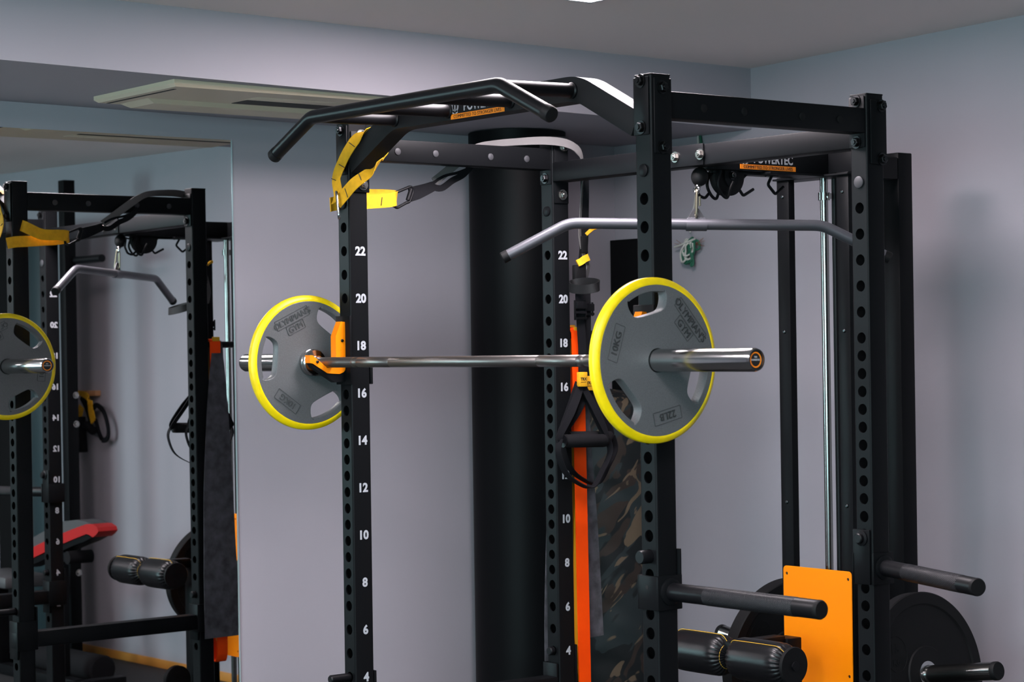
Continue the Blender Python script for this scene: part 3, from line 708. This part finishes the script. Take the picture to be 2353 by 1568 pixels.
# ---- black bumper plates on the carriage horns
def bumper():
    t = thing('bumper_plate', '', 'weight plate', (0, 0, 0), 'black rubber plates on the carriage')
    m = MB().lathe([(-.020, .027), (-.020, .075), (-.016, .078), (-.016, .188), (-.020, .193), (-.020, .222), (-.017, .225), (.017, .225), (.020, .222), (.020, .193), (.016, .188), (.016, .078), (.020, .075), (.020, .027)], (0, 0, 0), (1, 0, 0), 96, caps=False)
    part('disc', m, M_RUBBER, t, angle=30)
    part('hub_ring', MB().lathe([(-.0215, .0255), (-.0215, .034), (-.0205, .036), (.0205, .036), (.0215, .034), (.0215, .0255)], (0, 0, 0), (1, 0, 0), 48, caps=False), M_CHROME, t, label='steel hub ring')
    for s in (1, -1):
        wb = MB()
        for ang in (150, 330):
            c, sn = math.cos(math.radians(ang)), math.sin(math.radians(ang))
            for body, sz_, dz in (('15', .036, .014), ('KG', .024, -.022)):
                wb.mesh(text_me(body, sz_, .0016, .0012), lambda v: V((s * (.0162 + v.z), s * (.132 * c + v.x), .132 * sn + v.y + dz)))
            wb.tube([V((s * .0163, s * (.132 * c + .042 * math.cos(a)), .132 * sn + .048 * math.sin(a))) for a in [2 * PI * k / 40 for k in range(40)]], .0009, 6, loop=True)
        part('raised_lettering', wb, M_RUBBER, t, smooth=False)
    return t
BP = bumper()
ang = math.atan2(.149, .989)
def horn_at(s, dist):
    o = V((LX + s * .235, 1.30, .594)); d = V((s * .989, 0, .149)).normalized(); return o + d * dist
BP.location = horn_at(1, .0345); BP.rotation_euler = (0, -ang, 0); BP['label'] = 'black rubber plate on the right carriage horn, below the rear dip handle'
dup(BP, horn_at(-1, .0345), 'black rubber plate on the left carriage horn, partly behind the orange guard', (0, ang, 0))

# ================================================================ lat bar and its snap hook
c0 = V((.6005, .7297, 1.8330)); dirv = V((.398, .553, -.0115)).normalized()
bl, br = c0 - dirv * .341 + V((0, 0, .003)), c0 + dirv * .341
el, er = bl + V((-.1085, -.138, -.0890)), br + V((.1085, .138, -.0890))
t = thing('lat_bar', 'grey angled lat pulldown bar hanging from the cable hook', 'pulldown bar', c0)
pth = fillet([el, bl, br, er], .10, 9)
b = part('bar', MB().tube(pth, .0150, 22), M_GREYBAR, t)
for p, q in ((pth[0], pth[1]), (pth[-1], pth[-2])):
    part('end_cap', MB().lathe([(-.014, .0160), (.003, .0160), (.005, .014)], p, (p - q), 24), M_RUBBER, b)
part('swivel_sleeve', MB().lathe([(-.028, .0148), (-.028, .0140), (.028, .0140), (.028, .0148)], c0, dirv, 32, caps=False).lathe([(-.0275, .0160), (-.0275, .0170), (.0275, .0170), (.0275, .0160)], c0, dirv, 32), M_GREYBAR, t)
tb = MB(); nn = V((dirv.y, -dirv.x, 0)); up_ = V((0, 0, 1))
outer = [(-.026, .013), (.026, .013), (.010, .040), (.006, .0445), (-.006, .0445), (-.010, .040)]
hole = [(.0055 * math.cos(2 * PI * k / 16), .031 + .0075 * math.sin(2 * PI * k / 16)) for k in range(16)]
me = fill_me([outer, hole], .002, .0006)
part('hanger_tab', tb.mesh(me, lambda v: c0 + dirv * v.x + up_ * v.y + nn * v.z), M_PLUG, t)
part('weld_bead', MB().tube([c0 + dirv * (-.025 + .05 * k / 12) + up_ * (.0165 + .0008 * (k % 2)) - nn * -.0022 for k in range(13)], [.0026 + .0006 * (k % 2) for k in range(13)], 8), M_GREYBAR, t)
t = thing('snap_hook', 'small steel snap hook linking the cable eye to the lat bar', 'carabiner', (.598, .731, 1.895))
a, bt = V((PC[0], .7335, 1.921)), c0 + up_ * .0305
def oval(a, b, wv, w0, w1, n=10):
    ax = (b - a); pts = []
    for k in range(n + 1): th = PI * k / n; pts.append(a + wv * (w0 * math.cos(th)) - ax.normalized() * (w0 * math.sin(th)))
    for k in range(n + 1): th = PI * k / n; pts.append(b - wv * (w1 * math.cos(th)) + ax.normalized() * (w1 * math.sin(th)))
    return pts
part('body', MB().tube(oval(a, bt, V((.78, -.62, 0)), .006, .0105), .0034, 10, loop=True), M_BRASS, t)
part('gate', MB().cyl(a + V((.005, .006, -.012)), bt + V((.006, .008, .02)), .0030, n=10), M_BRASS, t)

# ================================================================ suspension trainer slung over the rack
t = thing('suspension_trainer', 'yellow and black suspension trainer slung from the arched beam to the left rear upright', 'suspension trainer', (0, .4, 1.9))
# yellow anchor strap: girth loop round the sloping end of the arched beam
p1 = [(.030, -.044, 1.906), (.020, -.030, 1.930), (.004, -.024, 1.972), (.026, -.020, 2.012), (.052, -.016, 2.044), (.080, -.008, 2.072), (.108, .010, 2.0895), (.118, .030, 2.092), (.120, .050, 2.088), (.118, .0585, 2.066), (.114, .0585, 2.034), (.110, .048, 2.013)]
w1 = [V((.8, .2, .35)), V((.9, .1, .35)), V((.93, .1, .30)), V((.9, .1, -.35)), V((.85, .1, -.45)), V((.85, .15, -.2)), V((.88, 0, .45)), V((.88, 0, .45)), V((.88, 0, .45)), V((.88, 0, .45)), V((.88, 0, .45)), V((.88, 0, .45))]
def vl(vs, n): return [a.lerp(b, k / n) for a, b in zip(vs, vs[1:]) for k in range(n)] + [vs[-1]]
m = MB().ribbon(cr(p1, 6), vl(w1, 6), .034, .0022)
p2 = [(.110, .048, 2.013), (.124, .022, 1.996), (.118, .000, 1.977), (.094, -.026, 1.952), (.062, -.034, 1.927), (.036, -.044, 1.902)]
w2 = [V((.88, 0, .45)), V((.70, -.35, .50)), V((.62, -.10, -.70)), V((.55, .10, -.75)), V((.55, .15, -.75)), V((.6, .15, -.7))]
m.ribbon(cr(p2, 6), vl(w2, 6), [.034] * 31, .0022)
# loop running past the post to the black carabiner
p3 = [(-.030, -.022, 1.903), (-.037, -.008, 1.906), (-.0385, .012, 1.909), (-.0385, .06, 1.912), (-.036, .12, 1.9165), (-.034, .17, 1.921), (-.037, .198, 1.927), (-.047, .200, 1.932), (-.056, .17, 1.934), (-.060, .10, 1.934), (-.058, .06, 1.948), (-.048, .038, 1.960), (-.032, .032, 1.966)]
m.ribbon(cr(p3, 6), [V((0, .1, 1))] * 73, .038, .0022)
ys = part('anchor_strap', m, M_YSTRAP, t, label='yellow anchor strap', angle=60)
def dash(p, q, off): part('stitch_bar', MB().tube([V(p) + V(off), V(q) + V(off)], .0011, 6), M_KPRINT, ys, label='black bar stitch')
dash((.016, -.0195, 2.008), (.040, -.0185, 1.998), (.001, -.004, 0)); dash((.058, -.0125, 2.063), (.082, -.0115, 2.050), (.001, -.006, 0)); dash((.006, -.0245, 1.966), (-.012, -.026, 1.972), (0, -.003, 0))
dash((.104, -.016, 1.977), (.113, -.010, 1.952), (-.0, -.004, 0)); dash((.062, -.032, 1.940), (.072, -.030, 1.916), (0, -.004, 0)); dash((-.0325, .150, 1.929), (-.0325, .146, 1.906), (-.0, 0, 0))
cbn = MB().tube(oval(V((.045, -.050, 1.918)), V((.055, -.052, 1.872)), V((.72, -.5, .1)), .014, .012, 10), .0036, 10, loop=True)
part('steel_carabiner', cbn, M_CHROME, t)
kb = [(-.040, .193, 1.906), (-.040, .189, 1.935), (-.040, .206, 1.946), (-.040, .252, 1.963), (-.040, .262, 1.953), (-.040, .247, 1.920), (-.040, .236, 1.917), (-.040, .205, 1.902)]
part('black_carabiner', MB().tube(fillet(kb + [kb[0]], .010, 4)[:-1], .0042, 10, loop=True).tube([(-.040, .253, 1.955), (-.040, .241, 1.924)], .0062, 12), M_BLACK2, t)
wb = MB()
wb.ribbon(cr([(-.040, .248, 1.940), (-.040, .275, 1.947), (-.041, .305, 1.957), (-.042, .335, 1.968)], 5), (0, -.25, 1), lerps([.040, .038, .032, .026], 5), .006)
wb.ribbon(cr([(-.043, .325, 1.966), (-.044, .36, 1.962), (-.045, .40, 1.985), (-.046, .44, 2.004), (-.047, .475, 2.035)], 5), (0, -.35, 1), .018, .004)
wb.ribbon(cr([(-.043, .325, 1.972), (-.046, .37, 1.996), (-.047, .42, 2.008), (-.047, .46, 2.022)], 5), (0, -.35, 1), .008, .004)
part('webbing_loop', wb, M_KSTRAP, t)
gw = MB()
pg = [(-.045, .335, 1.978), (-.046, .385, 2.012), (-.047, .44, 2.05), (-.047, .49, 2.080), (-.032, .535, 2.093), (.000, .600, 2.100), (.034, .675, 2.104), (.055, .735, 2.098), (.062, .775, 2.078), (.061, .795, 2.040), (.056, .797, 1.98), (.052, .795, 1.90), (.050, .792, 1.83), (.052, .806, 1.775), (.055, .812, 1.74), (.050, .800, 1.70)]
wg = [V((0, -.5, 1)), V((0, -.5, 1)), V((0, -.4, 1)), V((-.4, 0, .9)), V((-.6, .1, .7)), V((-.55, .1, .75)), V((-.35, .1, .9)), V((-.2, .2, .9)), V((-.2, .7, .6)), V((-.75, .62, .1)), V((-.5, .8, 0)), V((-.3, .95, 0)), V((-.3, .95, 0)), V((0, 1, 0)), V((-.5, .8, 0)), V((-.2, 1, 0))]
gw.ribbon(cr(pg, 5), vl(wg, 5), .026, .0022)
part('grey_webbing', gw, M_GSTRAP, t, label='grey webbing over the side beam', angle=60)
kw = MB()
kw.ribbon(cr([(.060, .80, 2.03), (.056, .803, 1.95), (.053, .802, 1.86), (.05, .801, 1.80), (.05, .792, 1.74), (.05, .782, 1.70), (.05, .784, 1.60), (.055, .786, 1.50), (.060, .780, 1.41)], 6), (.2, 1, 0), .026, .003)
kw.ribbon(cr([(.046, .812, 1.70), (.044, .815, 1.60), (.044, .812, 1.50), (.046, .812, 1.40)], 6), (.2, 1, 0), .024, .003)
part('black_webbing', kw, M_KSTRAP, t)
part('webbing_sleeve', MB().box((.045, .787, 1.783), (.060, .810, 1.832), .003), M_RUBBER, t)
part('webbing_sleeve', MB().box((.045, .759, 1.700), (.062, .800, 1.748), .003), M_RUBBER, t)
part('pull_tab', MB().ribbon(cr([(.055, .806, 1.836), (.058, .818, 1.846), (.060, .830, 1.854), (.058, .840, 1.856)], 4), (-.3, .3, 1), .010, .005), M_YSTRAP, t, label='small yellow pull tab')
part('pull_tab', MB().ribbon(cr([(.062, .766, 1.752), (.064, .778, 1.757), (.064, .792, 1.765), (.062, .808, 1.770)], 4), (-.3, .1, 1), .020, .005), M_YSTRAP, t, label='yellow pull tab above the sleeve')
lp = []
for k in range(28):
    a = 2 * PI * k / 28; lp.append((.124 + .062 * math.sin(a), .738 + .030 * math.cos(a) - .006 * math.sin(a), 1.685 - .006 * math.sin(a) + .010 * math.cos(a)))
part('foot_cradle_pad', MB().ribbon(lp, (0, .05, 1), .026, .004, loop=True), M_RUBBER, t, label='black foot cradle pad loop')
for dx, dy, z0, z1 in ((.056, .778, 1.588, 1.646), (.044, .815, 1.600, 1.640)):
    b = part('cam_buckle', MB().box((dx - .002, dy - .022, z0), (dx + .004, dy - .017, z1), .0015).box((dx - .002, dy + .017, z0), (dx + .004, dy + .022, z1), .0015).box((dx, dy - .02, z1 - .026), (dx + .012, dy + .02, z1 - .004), .003).box((dx, dy - .02, z0 + .018), (dx + .009, dy + .02, z0 + .026), .002), M_BLACK2, t)
    part('roller_bar', MB().cyl((dx + .006, dy - .02, z0 + .006), (dx + .006, dy + .02, z0 + .006), .0042, n=12), M_BOLT, b)
HD = ((.090, .682, 0), (.050, .735, .006))
for (hx, hy, dz), (tx, ty, tz) in zip(HD, ((.062, .776, 1.408), (.047, .812, 1.396))):
    hz = 1.243 + dz
    h = part('handle', MB().lathe([(0, .0172), (.004, .0190), (.148, .0190), (.152, .0172)], (hx, hy, hz), (0, 1, -.03), 28), M_FOAM, t, label='black foam handle grip')
    part('grip_ring', MB().lathe([(-.004, .0125), (-.004, .0185), (.0, .0185), (.0, .0125)], (hx, hy, hz), (0, 1, -.03), 24).lathe([(.152, .0125), (.152, .0180), (.156, .0180), (.156, .0125)], (hx, hy, hz), (0, 1, -.03), 24), M_BLACK2, h)
    sp = MB(); e0, e1 = V((hx, hy - .010, hz)), V((hx, hy + .161, hz - .005)); top = V((tx, ty, tz))
    for e, dd in ((e0, -1), (e1, 1)):
        mid = top.lerp(e, .5) + V((.004, dd * .006, 0))
        sp.ribbon(cr([top + V((0, dd * .006, .006)), top + V((.001, dd * .010, -.02)), mid, e + V((0, 0, .02)), e], 6), [V((.1, 1, .3 * -dd)) for _ in range(25)], lerps([.016, .022, .026, .016, .014], 6), .0028)
        sp.ribbon(cr([top + V((-.012, dd * .006, .0)), top.lerp(e, .5) + V((-.012, dd * .004, 0)), e + V((-.010, 0, .012)), e + V((-.004, 0, -.004))], 6), (.1, 1, 0), .016, .0028)
    bot = (e0 + e1) / 2 + V((.006, .005, -.134))
    sp.ribbon(cr([e0 + V((0, -.002, .006)), e0 + V((.004, -.014, -.03)), e0 + V((.006, .010, -.09)), bot + V((0, -.03, .012)), bot + V((0, .02, .0)), e1 + V((.006, -.022, -.085)), e1 + V((.004, .010, -.035)), e1 + V((0, .004, .006))], 6), (1, .15, .1), .022, .0026)
    part('handle_strap', sp, M_KSTRAP, t)
    tg = part('logo_tag', MB().box((tx - .004, ty - .016, tz - .012), (tx + .012, ty + .012, tz + .030), .0015), M_YSTRAP, t, label='yellow tag above the handle')
    me = text_me('TRX', .0115, .0006, .0004)
    part('tag_lettering', MB().mesh(me, lambda v: V((tx + .0122 + v.z, ty - .003 + v.x, tz + .010 + v.y))).box((tx + .0120, ty - .013, tz + .0005), (tx + .0126, ty + .006, tz + .0018)), M_KPRINT, tg, smooth=False)

# ================================================================ bands draped over a peg behind the left rear upright
part('band_peg', MB().lathe([(0, .012), (.128, .012), (.132, .010)], (0, D + PD - .001, 1.546), (0, 1, 0), 20), M_BLACK2, RACK)
def band(xw, yc, yb, w, zt, zb, ro):
    "closed loop hanging over the peg"
    pts = []
    for k in range(9): a = PI * k / 8; pts.append((ro * math.cos(a), yc, zt + ro * math.sin(a)))
    left = [(-xw * .8, yc + (yb - yc) * f, zt + (zb - zt) * f) for f in (.12, .3, .5, .7, .88)]
    bot = [(-xw * .7, yb, zb + .03), (0, yb, zb), (xw * .7, yb, zb + .03)]
    right = [(xw, yc + (yb - yc) * f, zt + (zb - zt) * f) for f in (.88, .7, .5, .3, .12)]
    return MB().ribbon(cr(pts + left + bot + right, 3, loop=True), (0, 1, 0), w, .0035, loop=True)
solo('resistance_band', band(.022, .7965, .806, .044, 1.546, .38, .0205), M_OBAND, 'long bright orange resistance band hanging on the left rear upright', 'resistance band', (0, .80, 1.5), 'elastic bands hanging behind the left rear upright')
m = MB()
pts = [(-.0175, .803, 1.5475), (-.0130, .803, 1.5595), (0, .803, 1.5645), (.0130, .803, 1.5595), (.0175, .803, 1.5475), (.0172, .803, 1.30), (.016, .802, 1.15), (.016, .794, 1.0), (.016, .786, .87), (.016, .7825, .77), (.015, .789, .65), (.012, .803, .55), (.006, .806, .48), (-.006, .806, .48), (-.014, .80, .8), (-.0165, .803, 1.2)]
solo('resistance_band', MB().ribbon(cr(pts, 4, loop=True), (0, 1, 0), .030, .002, loop=True), M_YBAND, 'thin yellow resistance band showing beside the orange band', 'resistance band', (0, .79, 1.5), 'elastic bands hanging behind the left rear upright')
pts = [(-.050, .786, .475), (-.050, .785, .70), (-.044, .786, 1.0), (-.034, .794, 1.30), (-.022, .804, 1.50), (-.0145, .808, 1.548), (0, .810, 1.5605), (.0145, .811, 1.546), (.0135, .815, 1.42), (.009, .826, 1.2), (.007, .838, 1.0), (.007, .845, .80), (.007, .850, .66)]
solo('latex_sheet', MB().ribbon(cr(pts, 5), (0, 1, 0), lerps([.142, .140, .124, .090, .050, .044, .042, .044, .046, .058, .072, .080, .084], 5), .0018), M_KBAND, 'wide grey-black latex exercise sheet draped beside the orange band', 'exercise band', (0, .81, 1.5), angle=60)

# ================================================================ corner: camouflage bag, black board, cord bundle
random.seed(9)
rings = []; N = 96
for i in range(90):
    f = i / 89; z = 1.365 * f; e = min(1, (1 - f) / .05); r = .150 * math.sqrt(max(.0, 1 - (1 - e) ** 2)) if f > .95 else .150
    if i == 89: r = .002
    row = []
    for j in range(N):
        a = 2 * PI * j / N
        wv = .0042 * math.sin(z * 31 + 2.1 * math.sin(a * 2 + 1.3 * math.sin(z * 7)) + 1.1 * math.sin(3 * a)) + .0028 * math.sin(z * 63 + 3 * a + 2 * math.sin(2 * a)) + .0015 * math.sin(7 * a + 9 * z)
        rr = r + (wv if r > .05 else 0); row.append(V((-.775 + rr * math.cos(a), 1.60 + rr * math.sin(a), max(z, .0) + .001)))
    rings.append(row)
solo('camouflage_bag', MB().loft(rings), M_CAMO, 'upright camouflage cloth bag standing in the corner behind the rack', 'bag', (-.775, 1.60, 0), angle=70)
solo('black_board', MB().box((-1.020, 1.832, .0), (-.760, 1.873, 1.892), .002), M_BOARD, 'tall matt black board standing in the corner against the right wall', 'board', (-.89, 1.852, 0))
t = thing('cord_bundle', 'tied bundle of green and white cord hanging on the right wall', 'cord', (-.62, 1.855, 1.84))
random.seed(21)
def coil(n, sxx, szz, cx_, cz_, seed):
    random.seed(seed); pts = []
    for i in range(n * 8):
        a = 2 * PI * i / 8; k = i // 8
        ex = random.uniform(.55, 1.0); pts.append((cx_ + sxx * ex * math.cos(a) + .010 * math.sin(k * 2.1) + .25 * szz * ex * math.sin(a), 1.852 - .016 * random.random(), cz_ + szz * ex * math.sin(a) + .008 * math.cos(k * 1.7)))
    return cr(pts, 4)
part('green_cord', MB().tube(coil(3, .027, .046, -.617, 1.836, 3), .0038, 8).tube(cr([(-.640, 1.846, 1.80), (-.600, 1.84, 1.86), (-.575, 1.845, 1.87), (-.572, 1.85, 1.845), (-.590, 1.845, 1.838)], 6), .0038, 8).tube(cr([(-.600, 1.842, 1.81), (-.608, 1.842, 1.785), (-.598, 1.845, 1.792), (-.602, 1.842, 1.83)], 6), .0038, 8), M_CORDG, t)
part('green_cord', MB().tube([(-.578, 1.866, 2.236), (-.560, 1.866, 2.15)], .0045, 8), M_CORDG, t)
part('white_cord', MB().tube(coil(3, .030, .043, -.624, 1.838, 8), .0036, 8).tube(cr([(-.690, 1.842, 1.853), (-.640, 1.838, 1.862), (-.585, 1.84, 1.876)], 5), .0040, 8).tube(cr([(-.612, 1.846, 1.90), (-.622, 1.846, 1.93), (-.610, 1.86, 1.98), (-.595, 1.868, 2.10), (-.590, 1.868, 2.235)], 6), .0032, 8), M_CORDW, t)
fr = MB(); random.seed(5)
for k in range(10):
    s = 1 if k < 7 else -1
    a = V((-.590 if s > 0 else -.650, 1.846, 1.858)); fr.tube([a, a + V((s * random.uniform(.02, .055), -.004, random.uniform(-.012, .022)))], .0007, 5)
part('frayed_wire', fr, M_WIRE, t, label='thin frayed copper wires')

# ================================================================ things only the mirror shows
t = thing('suspension_kit', 'second yellow and black suspension kit on a wooden peg, seen in the mirror', 'suspension trainer', (3.05, 1.85, 1.2))
yk = MB().ribbon(cr([(3.15, 1.835, 1.346), (3.06, 1.83, 1.332), (3.005, 1.825, 1.305), (2.99, 1.825, 1.25), (2.965, 1.825, 1.195)], 5), (.6, 0, .8), lerps([.02, .035, .045, .055, .05], 5), .004)
yk.ribbon(cr([(3.105, 1.83, 1.275), (3.12, 1.83, 1.245), (3.14, 1.83, 1.215)], 5), (1, 0, 0), .05, .004)
part('yellow_strap', yk, M_YSTRAP, t, label='yellow straps')
kk = MB().ribbon(cr([(3.02, 1.83, 1.20), (2.95, 1.828, 1.28), (2.86, 1.828, 1.25), (2.815, 1.828, 1.17), (2.82, 1.828, 1.12), (2.87, 1.828, 1.105), (2.91, 1.828, 1.14), (2.95, 1.828, 1.21)], 5), (.8, 0, .5), .026, .008)
kk.ribbon(cr([(3.12, 1.84, 1.33), (3.06, 1.84, 1.27), (3.02, 1.84, 1.20)], 5), (1, 0, .3), .05, .006)
part('black_strap', kk, M_KSTRAP, t, label='black straps')
part('handle', MB().cyl((3.12, 1.83, 1.22), (3.10, 1.83, 1.04), .026).cyl((3.06, 1.83, 1.18), (2.98, 1.83, 1.15), .022), M_FOAM, t)
solo('wall_peg', MB().box((2.975, 1.842, 1.328), (3.28, 1.874, 1.356), .003), M_WOOD, 'small wooden peg board on the right wall, seen in the mirror', 'wall peg', (3.1, 1.874, 1.34))
t = thing('weight_bench', 'adjustable weight bench with red and grey padding, seen only in the mirror', 'weight bench', (2.1, 1.2, 0))
def yprism(poly, y0, y1): return MB().prism([(p + .16, q) for p, q in poly], lambda a, b: (a, y0, b), lambda a, b: (a, y1, b))
part('back_pad_edge', yprism([(1.545, .745), (1.556, .762), (1.60, .774), (1.66, .772), (1.80, .742), (2.00, .694), (2.30, .612), (2.30, .562), (2.00, .645), (1.80, .695), (1.665, .727), (1.64, .726), (1.60, .716), (1.57, .728)], 1.195, 1.29), M_RED, t, label='red padded edge')
part('back_pad', yprism([(1.64, .773), (1.70, .781), (1.80, .783), (1.95, .768), (2.30, .66), (2.30, .613), (2.0, .695), (1.80, .743), (1.66, .7725)], 1.21, 1.30), M_GREYV, t, label='grey padded top')
part('back_board', yprism([(1.62, .714), (1.665, .724), (1.80, .693), (2.30, .56), (2.30, .535), (1.80, .668), (1.70, .690)], 1.20, 1.28), M_BLACK, t)
part('frame', MB().box((1.98, 1.21, .585), (2.25, 1.27, .63), .004).box((2.15, 1.21, .03), (2.21, 1.27, .62), .003).box((1.95, 1.05, .0), (2.01, 1.45, .05), .003).box((1.98, 1.21, .002), (3.2, 1.27, .05), .003).box((2.8, 1.21, .03), (2.86, 1.27, .42), .003).box((3.1, 1.05, .0), (3.16, 1.45, .05), .003), M_BLACK, t)
part('seat_pad', MB().box((2.54, 1.13, .43), (3.0, 1.37, .49), .02), M_GREYV, t)
part('roller', MB().cyl((1.985, 1.18, .612), (1.985, 1.30, .612), .03), M_FOAM, t)
t = thing('squat_stand', 'tall black steel stand with bolts and a peg, seen only in the mirror', 'squat stand', (2.59, 1.51, 0))
part('upright', MB().box((2.56, 1.48, .02), (2.62, 1.54, 2.385), .003), M_BLACK, t)
part('foot', MB().box((2.36, 1.48, .0), (2.82, 1.54, .05), .004), M_BLACK, t)
part('peg', MB().cyl((2.57, 1.535, 1.995), (2.33, 1.56, 1.995), .019), M_BLACK2, t)
for z in (1.34, 1.20, .70, .48): part('bolt', MB().hexbolt((2.559, 1.525, z), (-1, 0, 0), .012), M_BOLTB, t)
t = thing('standing_panel', 'tall dark teal panel with an orange brown edge, seen only in the mirror', 'panel', (3.1, 1.53, 0))
part('panel', MB().box((2.875, 1.505, 0), (3.025, 1.55, 2.2), .003), M_TEALP, t); part('front_board', MB().box((3.045, 1.50, 0), (3.40, 1.55, 2.2), .003), M_BOARD, t); part('edge_strip', MB().box((3.027, 1.50, .1), (3.043, 1.545, 2.04), .002), M_WOOD, t, label='orange brown edge strip')
t = thing('foam_roller', 'black foam roller lying on the floor, seen only in the mirror', 'foam roller', (2.5, 1.4, .066))
part('tube', MB().lathe([(0, .03), (0, .058), (.006, .066), (.62, .066), (.626, .058), (.626, .03)], (2.12, 1.42, .067), (1, -.02, 0), 32), M_FOAM, t)
